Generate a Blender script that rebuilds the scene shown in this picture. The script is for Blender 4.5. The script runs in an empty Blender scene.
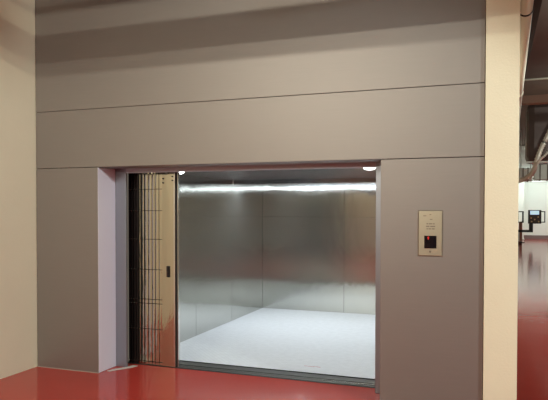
import bpy, bmesh, math, random
from mathutils import Vector, Matrix
random.seed(4)
SC = bpy.context.scene
COL = SC.collection
PI = math.pi

# ------------------------------------------------------------------ camera
yaw, pitch, roll = 0.349, 0.021, 0.001
fw = Vector((-math.sin(yaw)*math.cos(pitch), math.cos(yaw)*math.cos(pitch), -math.sin(pitch)))
rt = Vector((math.cos(yaw), math.sin(yaw), 0)); up = rt.cross(fw)
r2 = rt*math.cos(roll) + up*math.sin(roll); u2 = -rt*math.sin(roll) + up*math.cos(roll)
cam = bpy.data.cameras.new('camera'); co = bpy.data.objects.new('camera', cam); COL.objects.link(co)
cam.sensor_width = 36; cam.lens = 606.9/548*36; cam.shift_y = 22.63/548; cam.clip_end = 200
M = Matrix((r2, u2, -fw)).transposed().to_4x4(); M.translation = Vector((1.471, -5.179, 1.67))
co.matrix_world = M; SC.camera = co

# ------------------------------------------------------------------ world, exposure, main lights
w = bpy.data.worlds.new('world'); SC.world = w; w.use_nodes = True
w.node_tree.nodes['Background'].inputs[0].default_value = (1.0, 0.86, 0.70, 1)
w.node_tree.nodes['Background'].inputs[1].default_value = 0.12
SC.view_settings.view_transform = 'Standard'; SC.view_settings.look = 'None'
SC.view_settings.exposure = 0.0; SC.view_settings.gamma = 1.0
try: SC.view_settings.use_curve_mapping = False
except Exception: pass

def area(name, loc, sx, sy, power, col, rot=(0, 0, 0)):
    l = bpy.data.lights.new(name, 'AREA'); l.shape = 'RECTANGLE'; l.size = sx; l.size_y = sy
    l.energy = power; l.color = col
    o = bpy.data.objects.new(name, l); COL.objects.link(o); o.location = loc; o.rotation_euler = rot
    return o
WARM = (1.0, 0.98, 0.80)
LAMPS = [(-1.4, -5.0, 4.09, 2.4, 62), (-1.0, -8.0, 4.41, 2.4, 98), (-1.9, -9.6, 3.30, 2.2, 105)]   # x, y, z, length, watts; last lamp added for the lintel highlight
for (x, y, z, L, p) in LAMPS:
    area('hall_lamp_light', (x, y+.09, z-0.02), L, 0.04, p, WARM, (math.radians(68), 0, 0))
area('car_strip_light', (-.72, 3.262, 2.064), 2.8, 0.03, 40, (0.86, 0.95, 1.0), (math.radians(-12), 0, 0))
area('car_corner_light', (-1.93, 3.36, 2.08), .26, 0.10, 5, (0.86, 0.95, 1.0))
for (x, y) in [(-1.82, .78), (.305, .78)]:
    l = bpy.data.lights.new('downlight_light', 'SPOT'); l.spot_size = math.radians(140); l.spot_blend = .5; l.energy = 16; l.color = (.90, .95, 1.0); l.shadow_soft_size = .02
    o = bpy.data.objects.new('downlight_light', l); COL.objects.link(o); o.location = (x, y, 2.045)
l = bpy.data.lights.new('wall_fill_light', 'SPOT'); l.energy = 900; l.spot_size = math.radians(55); l.spot_blend = .3; l.color = (.90, 1.0, .96); l.shadow_soft_size = .16  # spot added out of view to brighten the left wall and reveal
o = bpy.data.objects.new('wall_fill_light', l); COL.objects.link(o); o.location = (5.5, -3.2, 3.72); o.rotation_euler = Vector((-8.2, 2.5, -3.5)).to_track_quat('-Z', 'Y').to_euler()
FARP = 76
for (x, y) in [(4.6, 4.8), (6.0, 14.0), (6.5, 20.5)]:  # unseen lamps added to light the pipe, ceiling and ducts
    l = bpy.data.lights.new('mid_hall_fill', 'POINT'); l.energy = 420 if y < 8 else 200; l.color = (.96, 1, .88); l.shadow_soft_size = .16
    o = bpy.data.objects.new('mid_hall_fill', l); COL.objects.link(o); o.location = (x, y, 4.62)
for (x, y) in [(3.2, 30.5), (6.2, 30.5), (4.6, 28.6)]:
    area('far_hall_light', (x, y, 3.5), 2.4, 0.5, FARP, (0.86, 1.0, 0.96), (math.radians(42), 0, 0))

# ------------------------------------------------------------------ materials
def lin(c):
    return tuple(((v/255)/12.92 if v/255 <= .04045 else (((v/255)+.055)/1.055)**2.4) for v in c) + (1,)
def mat(name, rgb, rough=.5, metal=0., noise=0., nscale=8, stretch=(1, 1, 1), bump=0., bscale=40, bstretch=(1, 1, 1), aniso=0., emit=None, spec=None, coat=0.):
    m = bpy.data.materials.new(name); m.use_nodes = True; nt = m.node_tree; b = nt.nodes['Principled BSDF']
    b.inputs['Base Color'].default_value = lin(rgb); b.inputs['Roughness'].default_value = rough
    b.inputs['Metallic'].default_value = metal
    if aniso:
        b.inputs['Anisotropic'].default_value = aniso; b.inputs['Anisotropic Rotation'].default_value = 0
        tg = nt.nodes.new('ShaderNodeTangent'); tg.direction_type = 'UV_MAP'; tg.uv_map = 'UVMap'
        nt.links.new(tg.outputs[0], b.inputs['Tangent'])
    if spec is not None: b.inputs['Specular IOR Level'].default_value = spec
    if coat: b.inputs['Coat Weight'].default_value = coat
    tc = nt.nodes.new('ShaderNodeTexCoord')
    def tex(scale, st):
        mp = nt.nodes.new('ShaderNodeMapping'); mp.inputs['Scale'].default_value = st
        nt.links.new(tc.outputs['Object'], mp.inputs[0])
        n = nt.nodes.new('ShaderNodeTexNoise'); n.inputs['Scale'].default_value = scale; n.inputs['Detail'].default_value = 4
        nt.links.new(mp.outputs[0], n.inputs['Vector']); return n
    if noise:
        n = tex(nscale, stretch); mx = nt.nodes.new('ShaderNodeMix'); mx.data_type = 'RGBA'
        a = lin(rgb); mx.inputs[6].default_value = tuple(v*(1-noise) for v in a[:3])+(1,)
        mx.inputs[7].default_value = tuple(min(1, v*(1+noise)) for v in a[:3])+(1,)
        nt.links.new(n.outputs['Fac'], mx.inputs[0]); nt.links.new(mx.outputs[2], b.inputs['Base Color'])
    if bump:
        n = tex(bscale, bstretch); bp = nt.nodes.new('ShaderNodeBump'); bp.inputs['Strength'].default_value = 1
        bp.inputs['Distance'].default_value = bump
        nt.links.new(n.outputs['Fac'], bp.inputs['Height']); nt.links.new(bp.outputs[0], b.inputs['Normal'])
    if emit:
        b.inputs['Emission Color'].default_value = lin(emit[0]); b.inputs['Emission Strength'].default_value = emit[1]
    return m
M_CREAM = mat('cream_paint', (236, 226, 200), .75, noise=.04, nscale=3, bump=.002, bscale=60)
M_BACK = mat('back_paint', (220, 212, 192), .8, noise=.03)
M_FLOOR = mat('red_epoxy', (184, 64, 56), .13, noise=.07, nscale=2.5, bump=.0012, bscale=9, spec=.22)
M_CLAD = mat('brushed_cladding', (145, 138, 135), .50, metal=.66, noise=.05, nscale=60, stretch=(.05, 1, 3), bump=.0003, bscale=160, bstretch=(.05, 1, 3))
M_FRAME = mat('satin_frame', (146, 148, 158), .40, metal=.7)
M_GAP = mat('dark_joint', (40, 32, 28), .8)
M_CAR = mat('car_stainless', (200, 200, 194), .15, metal=.93, aniso=1.0, noise=.05, nscale=26, stretch=(3, 3, .12), bump=.010, bscale=1.3, bstretch=(1, 1, .5))
M_CEIL = mat('car_ceiling_stainless', (150, 152, 156), .26, metal=1, bump=.004, bscale=2)
M_GATE = mat('gate_stainless', (205, 200, 182), .10, metal=1, bump=.003, bscale=5, bstretch=(4, 1, 1))
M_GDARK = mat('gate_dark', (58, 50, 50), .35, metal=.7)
M_CHROME = mat('bright_steel', (225, 225, 222), .18, metal=1)
M_BLACK = mat('black_plastic', (18, 17, 20), .35)
M_SILL = mat('sill_aluminium', (74, 72, 68), .38, metal=.8, noise=.15, nscale=20, stretch=(.2, 3, 1))
M_RUBBER = mat('dark_rubber', (28, 26, 26), .7)
M_PLATE = mat('station_plate', (176, 168, 150), .38, metal=.75, noise=.04, nscale=30)
M_ENGR = mat('engraved', (120, 108, 96), .6)
M_SCREEN = mat('display_glass', (14, 12, 20), .08)
M_RED = mat('red_digit', (200, 30, 20), .5, emit=((255, 50, 30), 0.25))
M_WHITE = mat('far_white', (236, 240, 232), .7)
M_DCEIL = mat('dark_ceiling', (118, 110, 102), .9, noise=.15, nscale=1.5)
M_DUCTD = mat('dark_duct', (84, 72, 70), .38, metal=.5, noise=.1, nscale=2)
M_BEAM = mat('brown_beam', (150, 118, 100), .6)
M_BLKB = mat('black_beam', (22, 17, 24), .7)
M_PIPE = mat('pipe_plastic', (228, 230, 216), .5)
M_GALV = mat('galvanised', (192, 194, 188), .45, metal=.5, noise=.15, nscale=4)
M_FOIL = mat('foil', (222, 220, 212), .35, metal=.4, bump=.02, bscale=14)
M_LENS = mat('lamp_lens', (255, 255, 255), .4, emit=((255, 255, 255), 9))
M_TUBE = mat('car_tube', (255, 255, 255), .4, emit=((232, 244, 255), 8))
M_HTUBE = mat('hall_tube', (255, 255, 255), .4, emit=((255, 226, 190), 5))
M_WSTL = mat('white_steel', (225, 222, 215), .5)
M_SCR2 = mat('lit_screen', (120, 170, 200), .2, emit=((205, 228, 240), .8))
M_PANEL = mat('arcade_panel', (60, 48, 38), .4)
M_KNOB = mat('yellow_knob', (205, 170, 110), .4)
M_PAPER = mat('paper', (206, 194, 188), .8)

def car_floor_mat():
    m = mat('white_chequer_plate', (224, 226, 230), .5, noise=.10, nscale=14)
    nt = m.node_tree; b = nt.nodes['Principled BSDF']
    tc = nt.nodes.new('ShaderNodeTexCoord')
    hs = []
    for ang in (PI/4, -PI/4):
        mp = nt.nodes.new('ShaderNodeMapping'); mp.inputs['Rotation'].default_value = (0, 0, ang)
        nt.links.new(tc.outputs['Object'], mp.inputs[0])
        wv = nt.nodes.new('ShaderNodeTexWave'); wv.inputs['Scale'].default_value = 7; wv.inputs['Distortion'].default_value = .4
        nt.links.new(mp.outputs[0], wv.inputs[0]); hs.append(wv)
    mx = nt.nodes.new('ShaderNodeMath'); mx.operation = 'MULTIPLY'
    nt.links.new(hs[0].outputs['Fac'], mx.inputs[0]); nt.links.new(hs[1].outputs['Fac'], mx.inputs[1])
    bp = nt.nodes.new('ShaderNodeBump'); bp.inputs['Distance'].default_value = .004; bp.inputs['Strength'].default_value = .8
    nt.links.new(mx.outputs[0], bp.inputs['Height']); nt.links.new(bp.outputs[0], b.inputs['Normal'])
    return m
M_CFLOOR = car_floor_mat()

# ------------------------------------------------------------------ mesh helpers
def box(bm, x0, x1, y0, y1, z0, z1, bev=0.):
    r = bmesh.ops.create_cube(bm, size=1)
    for v in r['verts']:
        v.co = Vector(((x0+x1)/2+v.co.x*(x1-x0), (y0+y1)/2+v.co.y*(y1-y0), (z0+z1)/2+v.co.z*(z1-z0)))
    if bev:
        es = set(e for v in r['verts'] for e in v.link_edges)
        bmesh.ops.bevel(bm, geom=list(es), offset=bev, segments=2, affect='EDGES', profile=.6)
def tube(bm, pts, r, n=14):
    pts = [Vector(p) for p in pts]; rings = []
    for i, p in enumerate(pts):
        t = (pts[min(i+1, len(pts)-1)]-pts[max(i-1, 0)]).normalized()
        a = Vector((0, 0, 1)) if abs(t.z) < .9 else Vector((1, 0, 0))
        s = t.cross(a).normalized(); q = s.cross(t)
        rr = r[i] if isinstance(r, (list, tuple)) else r
        rings.append([bm.verts.new(p+(s*math.cos(2*PI*k/n)+q*math.sin(2*PI*k/n))*rr) for k in range(n)])
    for a, b in zip(rings, rings[1:]):
        for k in range(n): bm.faces.new((a[k], a[(k+1) % n], b[(k+1) % n], b[k])).smooth = True
    bm.faces.new(rings[0][::-1]); bm.faces.new(rings[-1])
def prism(bm, poly, z0, z1):
    lo = [bm.verts.new((x, y, z0)) for x, y in poly]; hi = [bm.verts.new((x, y, z1)) for x, y in poly]
    n = len(poly)
    for i in range(n): bm.faces.new((lo[i], lo[(i+1) % n], hi[(i+1) % n], hi[i]))
    bm.faces.new(lo[::-1]); bm.faces.new(hi)
def obj(name, bm, m, parent=None, **props):
    bmesh.ops.recalc_face_normals(bm, faces=bm.faces)
    uv = bm.loops.layers.uv.new('UVMap')          # u runs level, v runs up
    for f in bm.faces:
        for l in f.loops:
            n = f.normal; c = l.vert.co
            l[uv].uv = (c.x, c.y) if abs(n.z) > .7 else ((c.x, c.z) if abs(n.y) > abs(n.x) else (c.y, c.z))
    me = bpy.data.meshes.new(name); bm.to_mesh(me); bm.free(); me.materials.append(m)
    o = bpy.data.objects.new(name, me); COL.objects.link(o)
    if parent:
        o.parent = parent
        q = parent
        off = Vector((0, 0, 0))
        while q: off += q.location; q = q.parent
        o.location = -off                      # meshes are drawn in world coordinates
    for k, v in props.items(): o[k] = v
    return o
def pieces(name, bm, m, parent=None):
    # every separate piece of bm becomes an object of its own
    seen = set(); outs = []
    for v in list(bm.verts):
        if v in seen: continue
        isl = []; st = [v]; seen.add(v)
        while st:
            q = st.pop(); isl.append(q)
            for e in q.link_edges:
                o = e.other_vert(q)
                if o not in seen: seen.add(o); st.append(o)
        b2 = bmesh.new(); mp = {q: b2.verts.new(q.co) for q in isl}
        for f in set(f for q in isl for f in q.link_faces): b2.faces.new([mp[q] for q in f.verts]).smooth = f.smooth
        outs.append(obj(name, b2, m, parent))
    bm.free(); return outs
def bx(*a, **k):
    bm = bmesh.new(); box(bm, *a, **k); return bm
def tb(*a, **k):
    bm = bmesh.new(); tube(bm, *a, **k); return bm
def empty(name, loc, label=None, cat=None, group=None, kind=None):
    o = bpy.data.objects.new(name, None); COL.objects.link(o); o.location = loc; o.empty_display_size = .1
    if label: o['label'] = label; o['category'] = cat
    if group: o['group'] = group
    if kind: o['kind'] = kind
    return o
ST = dict(kind='structure')

# ------------------------------------------------------------------ setting
XL, XA, XB, XR, H, S = -3.095, -2.318, .554, 1.388, 2.1, 2.692
YB, CEI, XH, YF = -11.0, 4.5, 12.0, 32.87
bm = bmesh.new()
prism(bm, [(-3.3, YB-.2), (XH+.2, YB-.2), (XH+.2, YF+.2), (1.645, YF+.2), (1.645, .46), (-3.3, .46)], -.12, 0)
obj('floor', bm, M_FLOOR, **ST, label='glossy red painted concrete floor')
obj('ceiling', bx(-3.3, XH+.2, YB-.2, .6, CEI, CEI+.15), M_DCEIL, **ST)
obj('wall_left', bx(XL-.2, XL, YB-.2, .6, 0, CEI), M_CREAM, **ST)
obj('wall_back', bx(XL-.2, XH+.2, YB-.2, YB, 0, CEI+1), M_BACK, **ST)
obj('wall_hall_side', bx(XH, XH+.2, YB, YF, 0, CEI+1), M_BACK, **ST)
obj('wall_far', bx(1.2, XH+.2, YF, YF+.2, 0, 5.6), M_WHITE, **ST)
obj('ceiling_far', bx(1.5, XH+.2, .6, YF+.2, 5.4, 5.55), M_DCEIL, **ST)
obj('wall_right', bx(XR+.004, 1.645, -.03, 8.0, 0, 5.4, bev=.004), M_CREAM, **ST)
obj('wall_shaft_side', bx(1.3, 1.63, 8.0, YF, 0, 5.4), M_BACK, **ST)
obj('baseboard_far', bx(1.7, XH, YF-.03, YF, 0, .22), mat('grey_skirting', (130, 112, 108), .6), **ST)

# stainless cladding round the opening: folded sheets with narrow joints
wf = empty('wall_front', (0, 0, 0), kind='structure')
g = .004
obj('backing_wall', bx(XL, XR, .03, .30, S-.2, CEI), M_GAP, wf)
def slabpanel(x0, x1, z0, z1, y1=.03):
    return bx(x0, x1, 0, y1, z0, z1, bev=.0025)
obj('cladding_panel', slabpanel(XL+.006, XR, S+g, CEI), M_CLAD, wf)
obj('cladding_panel', slabpanel(XL+.006, XR, H+g, S), M_CLAD, wf)
bm = bmesh.new(); box(bm, XL+.006, XA, 0, .30, 0.004, H-g*.2, bev=.003); obj('cladding_pier', bm, M_CLAD, wf)
bm = bmesh.new(); box(bm, XB, XR, 0, .30, 0.004, H-g*.2, bev=.003); obj('cladding_pier', bm, M_CLAD, wf)
obj('soffit_panel', bx(XA, XB, .03, .30, H+.002, H+.03), M_CLAD, wf)
obj('lintel_core', bx(XL, XR, .032, .45, H+.032, S-.15), M_GAP, wf)
obj('trim_1', bx(XL, XA+.003, -.004, 0.0, 0, .008), mat('pale_caulk', (165, 150, 142), .7), **ST)

M_REVEAL = mat('car_lit_reveal', (240, 236, 250), .40, metal=.1)  # pale lilac base stands in for car light falling on the reveal
obj('reveal_panel', bx(XA, XA+.004, .004, .299, .004, H-.004), M_REVEAL, wf, label='reveal face coloured pale lilac for the car light on it')
# inner door frame
fr = empty('door_1', (-.88, .36, 0), kind='structure')
FI0, FI1, FZ = -2.185, .457, 2.055
obj('jamb', bx(XA-.02, FI0, .301, .325, 0.001, 2.12, bev=.003), M_FRAME, fr)
obj('jamb', bx(FI1, XB+.25, .301, .325, 0.001, 2.12, bev=.003), M_FRAME, fr)
obj('header', bx(FI0+.001, FI1-.001, .301, .325, FZ, 2.12, bev=.003), mat('mauve_header', (172, 168, 182), .45, metal=.4), fr)

# ------------------------------------------------------------------ lift car
CX0, CX1, CY0, CY1, CH = -2.234, .80, .66, 4.434, 2.113
car = empty('elevator_car', (-.8, 2.4, 0), 'brushed stainless steel freight lift car with a white chequer plate floor', 'elevator car')
obj('car_floor', bx(CX0-.05, CX1+.05, .762, CY1+.05, -.10, 0.0), M_CFLOOR, car, label='white chequer plate floor')
def wallpanels(axis, pos, a0, a1, cuts, zc=1.555, th=.02):
    xs = [a0]+cuts+[a1]
    for i in range(len(xs)-1):
        for (z0, z1) in (((.002, zc-.0015), (zc+.0015, CH)) if axis == 'x' else ((.002, CH),)):
            p, q = xs[i]+.0025, xs[i+1]-.0025
            if axis == 'x': bmm = bx(p, q, pos, pos+th, z0, z1)
            else: bmm = bx(pos-th if pos < 0 else pos, pos if pos < 0 else pos+th, p, q, z0, z1)
            obj('wall_panel', bmm, M_CAR, car)
wallpanels('x', CY1, CX0, CX1, [-.82])
wallpanels('y', CX0, CY0, CY1, [1.99, 3.15])
wallpanels('y', CX1, CY0, CY1, [1.99, 3.15])
bm = bmesh.new()
box(bm, CX0-.06, CX0-.022, CY0, CY1+.06, 0, CH+.1); box(bm, CX1+.022, CX1+.06, CY0, CY1+.06, 0, CH+.1); box(bm, CX0-.06, CX1+.06, CY1+.022, CY1+.06, 0, CH+.1)
obj('car_shell', bm, M_GAP, car)
bm = bmesh.new()
box(bm, CX0+.006, CX1-.006, .60, CY1-.02, CH, CH+.02)
obj('car_ceiling', bm, M_CEIL, car)
obj('roof', bx(CX0-.06, CX1+.06, .56, CY1+.06, CH+.05, CH+.10), M_GAP, car)
obj('car_sill', bx(CX0, CX1, .625, .755, -.09, -.004, bev=.002), M_SILL, car)
bm = bmesh.new()
for (px, py, sx, sy) in [(-0.359, 1.008, 0.07, 0.01), (-0.309, 1.023, 0.05, 0.008), (-0.419, 1.013, 0.04, 0.009), (-0.269, 1.008, 0.03, 0.012)]:
    box(bm, px-sx/2, px+sx/2, py-sy/2, py+sy/2, 0, .0012)
pieces('scuff_mark', bm, mat('red_scuff', (205, 150, 156), .7), car)

for (p, q) in ((CX0+.001, -2.20), (.47, CX1-.001)): obj('front_return', bx(p, q, .612, .632, .002, CH-.002), M_CAR, car)
# landing sill (grooved) with dark running gap
ls = empty('door_sill', (-.86, .52, 0), 'dark grooved metal sill along the lift threshold', 'sill')
bm = bmesh.new()
for (a, b, z) in [(.462, .486, -.001), (.496, .530, .001), (.540, .560, .001), (.572, .592, -.001)]:
    box(bm, -2.32, .80, a, b, -.05, z, bev=.0015)
pieces('sill_bar', bm, M_SILL, ls)
obj('sill_base', bx(-2.32, .80, .461, .594, -.08, -.02), M_RUBBER, ls)
obj('dark_lip', bx(-2.32, .80, .452, .4645, -.03, .0035), M_RUBBER, ls)
obj('floor_edge', bx(CX0, CX1, .748, .762, -.05, .003), M_RUBBER, car)
obj('sill_strip', bx(-.1, .44, .541, .559, .0012, .003), M_CHROME, ls, label='bright streak')  # brighter steel along part of the sill

# ------------------------------------------------------------------ folding gate
gate = empty('folding_gate', (-1.97, .50, 0), 'folded stainless steel sliding gate pushed to the left of the lift opening', 'gate')
GZ0, GZ1 = .006, 2.066
def channel(name, x0, x1, yf, dep, m, tilt=0., parent=gate, crown=.0012):
    # U section: crowned front face and two returns
    t = .003; n = 5; poly = []
    for k in range(n+1):
        s = k/n; x = x0+(x1-x0)*s; poly.append((x, yf-crown*(1-(2*s-1)**2)+tilt*(s-.5)))
    poly += [(x1, yf+dep), (x1-t, yf+dep), (x1-t, yf+t+.004), (x0+t, yf+t+.004), (x0+t, yf+dep), (x0, yf+dep)]
    bm = bmesh.new(); prism(bm, poly, GZ0, GZ1); return obj(name, bm, m, parent)
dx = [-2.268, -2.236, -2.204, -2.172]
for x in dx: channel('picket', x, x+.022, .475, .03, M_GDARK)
gx = [-2.140, -2.110, -2.066, -2.016, -1.969, -1.930, -1.884, -1.843]
for i, x in enumerate(gx):
    e = (gx[i+1] if i < 7 else -1.848+.0)-.007
    if i < 7: channel('picket', x, e, .470, .035, M_GATE, tilt=random.uniform(-.0012, .0012))
bm = bmesh.new(); box(bm, -2.28, -1.85, .520, .527, GZ0+.02, GZ1-.01); obj('rear_sheet', bm, M_GATE, gate)
lead = channel('leading_post', -1.852, -1.706, .468, .055, M_GATE, crown=.002)
obj('edge_strip', bx(-1.705, -1.690, .462, .523, GZ0, GZ1, bev=.002), M_CHROME, gate)
obj('rubber_buffer', bx(-1.689, -1.668, .470, .515, GZ0, GZ1, bev=.003), M_RUBBER, gate)
obj('end_cap_strip', bx(-1.667, -1.660, .475, .510, GZ0, GZ1), M_CHROME, gate)
for z in (1.89, 1.66, 1.355, 1.03, .71, .665, .39, .04):
    bm = bmesh.new()
    tube(bm, [(-2.27, .4635, z), (-1.85, .4635, z)], .0026, n=8)
    rod = obj('pivot_rod', bm, M_GDARK, gate)
    bm = bmesh.new()
    for x in dx: tube(bm, [(x+.011, .457, z), (x+.011, .474, z)], .005, n=8)
    pieces('rivet', bm, M_GATE, rod)
for (x, z) in ((-1.832, 2.0), (-1.832, 1.955), (-1.722, 2.02), (-1.722, 1.98)):
    obj('bolt', tb([(x, .458, z), (x, .47, z)], .008, n=10), M_BLACK, gate)
hb = bmesh.new(); box(hb, -1.79, -1.755, .452, .468, .955, 1.075, bev=.006)
hd = obj('pull_handle', hb, M_BLACK, gate, label='dark recessed pull handle')
bm = bmesh.new(); box(bm, -1.783, -1.762, .448, .4525, .975, 1.055, bev=.002); obj('handle_recess', bm, M_GDARK, hd)
obj('top_track', bx(-2.30, .50, .455, .53, 2.070, 2.10), M_GDARK, gate)
obj('track_roller', bx(-1.80, -1.77, .449, .456, 2.05, 2.064), M_CHROME, gate)

# scrap of white paper at the foot of the left jamb
bm = bmesh.new()
prism(bm, [(-2.29, .10), (-2.25, .09), (-2.19, .20), (-2.12, .30), (-2.10, .385), (-2.16, .39), (-2.19, .30), (-2.255, .20)], .001, .004)
obj('paper_strip', bm, M_PAPER, label='torn white strip lying on the red floor at the foot of the left jamb', category='paper')

# ------------------------------------------------------------------ landing call station
cs = empty('call_station', (.969, -.001, 1.291), 'stainless steel lift call panel with a black display, on the right pier', 'control panel')
obj('faceplate', bx(.875, 1.063, -.012, -.0005, 1.291, 1.662, bev=.003), M_PLATE, cs)
bm = bmesh.new(); box(bm, .868, 1.070, -.0035, -.0002, 1.284, 1.669); obj('mounting_edge', bm, M_ENGR, cs)
obj('display', bx(.921, 1.020, -.016, -.012, 1.352, 1.457, bev=.0015), M_SCREEN, cs)
bm = bmesh.new()
prism(bm, [(0, 0), (1, 0), (1, 1), (0, 1)], 0, 1); bm.free()
bm = bmesh.new(); box(bm, .950, .957, -.0175, -.016, 1.425, 1.450)
v = [bm.verts.new(c) for c in ((.944, -.017, 1.437), (.963, -.017, 1.437), (.9535, -.017, 1.454))]; bm.faces.new(v)
obj('floor_indicator', bm, M_RED, cs, label='small red lit arrow')
bm = bmesh.new()
for (x0, x1, z) in ((.938, .952, 1.556), (.957, .985, 1.556), (.990, 1.004, 1.556), (.935, .962, 1.535), (.968, 1.008, 1.535), (.938, .950, 1.514), (.955, .975, 1.514), (.981, 1.004, 1.514)):
    box(bm, x0, x1, -.0125, -.0118, z-.004, z+.004)
for (x0, x1, z) in ((.912, .936, 1.622), (.962, .976, 1.632), (.965, .985, 1.592)):
    box(bm, x0, x1, -.0125, -.0118, z-.003, z+.003)
pieces('engraving', bm, M_ENGR, cs)
obj('call_button', tb([(.969, -.017, 1.325), (.969, -.012, 1.325)], .009, n=20), M_ENGR, cs)

# ------------------------------------------------------------------ lamps
def downlight(x, y, label):
    t = empty('ceiling_downlight', (x, y, CH), label, 'downlight', 'downlights in the lift car ceiling')
    obj('rim', tb([(x, y, CH-.008), (x, y, CH-.0005)], [.078, .085], n=28), M_CHROME, t)
    obj('lens', tb([(x, y, CH-.046), (x, y, CH-.038), (x, y, CH-.024), (x, y, CH-.008)], [.03, .052, .064, .068], n=28), M_LENS, t)
downlight(-1.82, .78, 'round lit downlight above the folded gate in the lift ceiling')
downlight(.305, .78, 'round lit downlight near the right jamb in the lift ceiling')
t = empty('strip_light', (-.72, 3.26, CH), 'long tube lamp across the back of the lift ceiling behind a low steel valance', 'ceiling light')
obj('valance', bx(CX0+.01, CX1-.01, 3.20, 3.212, 2.056, CH-.0005), M_CEIL, t)
obj('tube', tb([(-2.17, 3.262, 2.082), (.73, 3.262, 2.082)], .016), M_TUBE, t)
for x in (-2.19, .74): obj('tube_holder', bx(x-.015, x+.015, 3.24, 3.285, 2.06, CH-.0005), M_WSTL, t)
t = empty('square_light', (-1.93, 3.36, CH), 'short bright lamp at the back left corner of the lift ceiling', 'ceiling light')
obj('housing', bx(-2.08, -1.79, 3.30, 3.43, 2.095, CH-.0005), M_CHROME, t)
obj('diffuser', bx(-2.065, -1.805, 3.31, 3.42, 2.083, 2.095), M_TUBE, t)
for (x, y, z, L, p) in LAMPS:
    t = empty('ceiling_light', (x, y, z), 'long warm tube lamp hanging unseen behind the viewer', 'ceiling light', 'tube lamps of the near hall')
    obj('housing', bx(x-L/2, x+L/2, y-.07, y+.07, z-.03, z+.04), M_WSTL, t)
    obj('tube', tb([(x-L/2, y, z-.042), (x+L/2, y, z-.042)], .013), M_HTUBE, t)
    bm = bmesh.new()
    for s in (-1, 1): tube(bm, [(x+s*L*.4, y, z+.04), (x+s*L*.4, y, CEI)], .005, n=6)
    pieces('hanger', bm, M_GALV, t)

# services that run across the near hall above the opening and shade the top of the walls
YO = -2.5
t = empty('cable_tray', (-.8, YO, 3.585), 'steel cable tray running across above the lift front', 'cable tray')
obj('tray', bx(XL+.01, 3.4, YO-.06, YO+.06, 3.585, 3.78), M_GALV, t)
bm = bmesh.new()
for x in (-2.4, -.4, 1.6): tube(bm, [(x, YO, 3.78), (x, YO, CEI)], .005, n=6)
pieces('hanger', bm, M_GALV, t)
t = empty('overhead_pipe', (-.8, YO, 3.93), 'thin pipe running across above the cable tray', 'pipe')
obj('pipe_run', tb([(XL+.01, YO+.12, 3.93), (3.4, YO+.12, 3.93)], .038), M_WSTL, t)
bm = bmesh.new()
for x in (-2.2, -.2, 1.8): tube(bm, [(x, YO+.12, 3.95), (x, YO+.12, CEI)], .005, n=6)
pieces('hanger', bm, M_GALV, t)
obj('ceiling_beam', bx(XL, XH, YO-.12, YO+.12, 4.14, CEI), M_DCEIL, **ST)

# ------------------------------------------------------------------ right-hand hall
# backprojection of a direction onto a depth plane is only used here to set real positions once
def at(px, py, Y):
    d = fw + r2*((px-274)/606.9) - u2*((py-222.63)/606.9)
    c = Vector((1.471, -5.179, 1.67)); return c + d*((Y-c.y)/d.y)
p0 = at(526.5, 0, 1.2); p1 = at(519.3, 93, 8.0)
d = (p1-p0)
t = empty('drain_pipe', p0, 'pale grey pipe running back under the ceiling beside the cream column', 'pipe')
a, b = p0-d*.35, p1+d*.9
obj('pipe_run', tb([a, b], .066, n=20), M_PIPE, t)
q = p0+d*.05
obj('clamp', tb([q-d.normalized()*.02, q+d.normalized()*.02], .074, n=20), M_BLKB, t)
obj('hanger_rod', tb([q+Vector((0, 0, .07)), Vector((q.x, q.y, 5.4))], .008, n=8), M_BLKB, t)
q = p1
obj('coupling', tb([q-d.normalized()*.08, q+d.normalized()*.08], .078, n=20), M_PIPE, t)

l0 = at(533, 0, 2.0); l1 = at(541, 0, 2.0)
obj('ceiling_beam', bx(l0.x-.05, l1.x+.02, -.8, 14, l0.z+.02, 5.4), M_BLKB, **ST)
c = at(537, 78, 9.0)
t = empty('conduit', (3.5, 9.0, c.z), 'thin pale conduit crossing under the dark hall ceiling', 'conduit')
obj('conduit_run', tb([(1.66, 9, c.z-.03), (6.5, 9, c.z+.02)], .022, n=10), M_PIPE, t)
bm = bmesh.new()
for x in (2.6, 4.6): tube(bm, [(x, 9, c.z), (x, 9, 5.4)], .006, n=6)
pieces('hanger', bm, M_BLKB, t)
c0 = at(535, 103, 13.0); c1 = at(535, 95, 13.0)
obj('ceiling_beam', bx(1.66, 9, 13.0, 13.3, c0.z, c1.z), M_BEAM, **ST)
# big dark duct
c0 = at(527, 162, 17.0); c1 = at(560, 109, 17.0)
t = empty('air_duct', ((c0.x+c1.x)/2, 17.8, c0.z), 'large dark rounded air duct hanging behind the brown beam', 'air duct')
bm = bmesh.new(); box(bm, c0.x, c1.x, 17.0, 18.6, c0.z, 5.33, bev=.22); obj('duct_body', bm, M_DUCTD, t)
bm = bmesh.new()
for x in (c0.x+.9, c0.x+1.7): box(bm, x-.02, x+.02, 16.97, 18.63, c0.z+.02, 5.33)
pieces('seam_flange', bm, M_DUCTD, t)
t = obj('hanger_rail', bx(1.66, 5.2, 16.6, 16.64, c0.z-.06, c0.z-.01), M_GALV, label='pale metal rail hung below the dark rounded duct', category='rail')
for x in (2.2, 4.4): obj('hanger', bx(x-.02, x+.02, 16.6, 16.64, c0.z-.01, 5.4), M_GALV, t)
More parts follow.
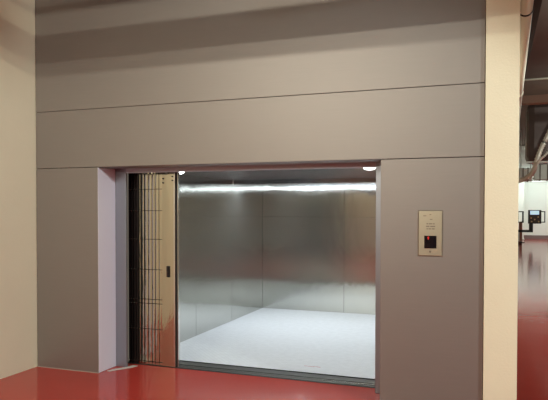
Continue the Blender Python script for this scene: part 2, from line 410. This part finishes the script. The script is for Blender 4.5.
# grey ducts above the far wall
for (x0, x1, y0, ya, yb, lab) in [(519, 533, 25, 181, 168, 'grey square air duct above the far white wall, beside the column'), (534, 556, 26.5, 180, 164, 'grey square air duct above the far white wall, right of the foil hose')]:
    a = at(x0, ya, y0); b = at(x1, yb, y0)
    t = empty('air_duct', ((a.x+b.x)/2, y0+.4, a.z), lab, 'air duct')
    obj('duct_body', bx(a.x, b.x, y0, y0+.8, a.z, b.z, bev=.03), M_GALV, t)
    bm = bmesh.new()
    for s in (.25, .6): x = a.x+(b.x-a.x)*s; box(bm, x, x+.05, y0-.02, y0+.82, a.z-.02, b.z+.02)
    pieces('flange', bm, M_DCEIL, t)
    bm = bmesh.new()
    for s in (.15, .85): x = a.x+(b.x-a.x)*s; tube(bm, [(x, y0+.4, b.z), (x, y0+.4, 5.4)], .02, n=6)
    pieces('hanger', bm, M_GALV, t)
# wall above far white wall: dark bulkhead
a = at(530, 163, 31.5); b = at(530, 182, 31.5)
obj('trim_2', bx(1.66, XH, YF-.25, YF-.01, at(530, 182, YF-.25).z, 5.35), M_GALV, **ST)
# foil hose
def crinkle(pts, r, n=60):
    P = [Vector(p) for p in pts]; out = []; rad = []
    for i in range(n+1):
        s = i/n*(len(P)-1); k = min(int(s), len(P)-2); f = s-k
        g0, g1, g2, g3 = P[max(k-1, 0)], P[k], P[k+1], P[min(k+2, len(P)-1)]
        out.append(.5*((2*g1)+(-g0+g2)*f+(2*g0-5*g1+4*g2-g3)*f*f+(-g0+3*g1-3*g2+g3)*f**3))
        rad.append(r*(1.12 if i % 2 else .88))
    return tb(out, rad, n=12)
pts = [at(556, 118, 16.2), at(547, 137, 16.2), at(541, 149, 16.2), at(536, 163, 16.2), at(533, 172, 16.5), at(526, 178, 16.9), at(518, 181, 17.2)]
obj('foil_hose', crinkle(pts, .075), M_FOIL, label='crinkled silver foil duct hose curling down beside the dark duct', category='duct hose')
pts = [at(553, 140, 15.8), at(547, 153, 15.8), at(540, 160, 15.8), at(534, 170, 15.9), at(530, 179, 16.2)]
obj('foil_hose', crinkle(pts, .035, 40), M_FOIL, label='thin silver foil hose crossing in front of the thicker one', category='duct hose')
# pale post by the far wall
a = at(521, 210, 32.3)
t = empty('steel_column', (a.x, 32.3, 0), 'pale steel column in front of the far white wall', 'column')
bm = bmesh.new(); box(bm, a.x-.16, a.x+.16, 32.2, 32.23, 0, 3.3); box(bm, a.x-.16, a.x+.16, 32.4, 32.43, 0, 3.3); box(bm, a.x-.012, a.x+.012, 32.23, 32.4, 0, 3.3)
obj('shaft', bm, M_WHITE, t)
obj('base_plate', bx(a.x-.2, a.x+.2, 32.15, 32.48, .0, .03), M_GALV, t)

# black instrument on a bent arm
YD = 27.5
def P(px, py, dy=0.): return at(px, py, YD+dy)
foot = P(518.5, 243)
t = empty('display_stand', (foot.x, YD, 0), 'black boxed control unit with a lit blue-white screen on a bent black arm', 'display stand')
a, b = P(528, 223.6), P(541.3, 210)
obj('control_box', bx(a.x, b.x, YD-.12, YD+.12, a.z, b.z, bev=.02), M_BLACK, t)
a, b = P(530, 214.6), P(539, 210.8)
obj('screen', bx(a.x, b.x, YD-.127, YD-.118, a.z, b.z), M_SCR2, t)
a, b = P(529.5, 222.8), P(540, 215.4)
obj('front_panel', bx(a.x, b.x, YD-.127, YD-.118, a.z, b.z), M_PANEL, t)
bm = bmesh.new()
for (x, y) in ((531, 218), (534.5, 219.5), (538, 217), (531.5, 221.5), (538.5, 221.5)):
    q = P(x, y); tube(bm, [(q.x, YD-.16, q.z), (q.x, YD-.125, q.z)], .035, n=12)
pieces('knob', bm, M_KNOB, t)
def bracket(x0, x1, y0, y1, cx):
    a, b = P(x0, y1), P(x1, y0); s = .045
    bm = bmesh.new()
    out = b.x if cx > 0 else a.x
    box(bm, a.x, b.x, YD-.03, YD+.03, b.z-s, b.z); box(bm, a.x, b.x, YD-.03, YD+.03, a.z, a.z+s)
    box(bm, out-s if cx > 0 else out, out if cx > 0 else out+s, YD-.03, YD+.03, a.z, b.z)
    return bm
obj('side_handle', bracket(541.2, 545.3, 211.2, 222.6, 1), M_BLACK, t)
st = P(531, 223.5); el = P(531, 231.5)
obj('neck', bx(st.x-.09, st.x+.09, YD-.07, YD+.07, el.z-.03, st.z, bev=.015), M_BLACK, t)
obj('arm', bx(foot.x-.04, el.x+.09, YD-.05, YD+.05, el.z-.04, el.z+.08, bev=.012), M_BLACK, t)
obj('post', bx(foot.x-.045, foot.x+.045, YD-.045, YD+.045, 0.04, el.z+.05), M_GALV, t)
obj('foot', bx(foot.x-.16, foot.x+.16, YD-.16, YD+.16, 0, .12, bev=.03), M_BLACK, t)
# second frame left of it
a, b = at(517.5, 222.6, 28.6), at(523.8, 211.2, 28.6)
t = empty('bracket_stand', ((a.x+b.x)/2, 28.6, 0), 'black open frame on a slim pedestal, half hidden by the cream column', 'frame stand')
bm = bmesh.new(); s = .05
box(bm, a.x, b.x, 28.57, 28.63, a.z, a.z+s); box(bm, a.x, b.x, 28.57, 28.63, b.z-s, b.z); box(bm, a.x, a.x+s, 28.57, 28.63, a.z, b.z); box(bm, b.x-s*1.6, b.x, 28.57, 28.63, a.z, b.z)
obj('frame', bm, M_BLACK, t)
obj('pedestal', bx((a.x+b.x)/2-.08, (a.x+b.x)/2+.08, 28.5, 28.7, 0.02, a.z), M_BEAM, t)
obj('base', bx((a.x+b.x)/2-.2, (a.x+b.x)/2+.2, 28.4, 28.8, 0, .03), M_BLACK, t)
# far hall lamps
for (x, y, lab) in [(3.2, 30.5, 'suspended panel lamp nearest the column at the far wall'), (6.2, 30.5, 'suspended panel lamp farther right at the far wall'), (4.6, 28.6, 'suspended panel lamp in front of the far wall')]:
    t = empty('ceiling_light', (x, y, 3.56), lab, 'ceiling light', 'lamps of the far hall')
    obj('housing', bx(x-1.25, x+1.25, y-.28, y+.28, 3.52, 3.6), M_WSTL, t)
    bm = bmesh.new()
    for s in (-1, 1): tube(bm, [(x+s, y, 3.6), (x+s, y, 5.4)], .008, n=6)
    pieces('hanger', bm, M_GALV, t)


for (x, y, lab) in [(4.6, 4.8, 'added unseen globe lamp over the right-hand hall beside the lift shaft'), (6.0, 14.0, 'added unseen globe lamp deeper in the right-hand hall'), (6.5, 20.5, 'added unseen globe lamp beyond the dark air duct')]:
    zt, zc = 4.95, 5.4
    t = empty('fill_pendant', (x, y, zt), lab, 'ceiling light', 'added fill lamps of the right-hand hall')
    obj('shade', tb([(x, y, zt), (x, y, zt-.05), (x, y, zt-.11)], [.03, .16, .20], n=24), M_WSTL, t)
    obj('cord', tb([(x, y, zt), (x, y, zc)], .008, n=8), M_BLKB, t)

t = empty('fill_spotlight', (5.5, -3.2, 3.85), 'ceiling spotlight added unseen to brighten the cream left wall', 'fill_spotlight')
ax = Vector((-8.2, 2.5, -3.5)).normalized(); q = Vector((5.5, -3.2, 3.72))
obj('lamp_head', tb([q-ax*.22, q-ax*.05], [.06, .10], n=24), M_WSTL, t)
obj('stem', tb([q-ax*.15, Vector((q.x+.14, q.y, CEI))], .012, n=8), M_BLKB, t)
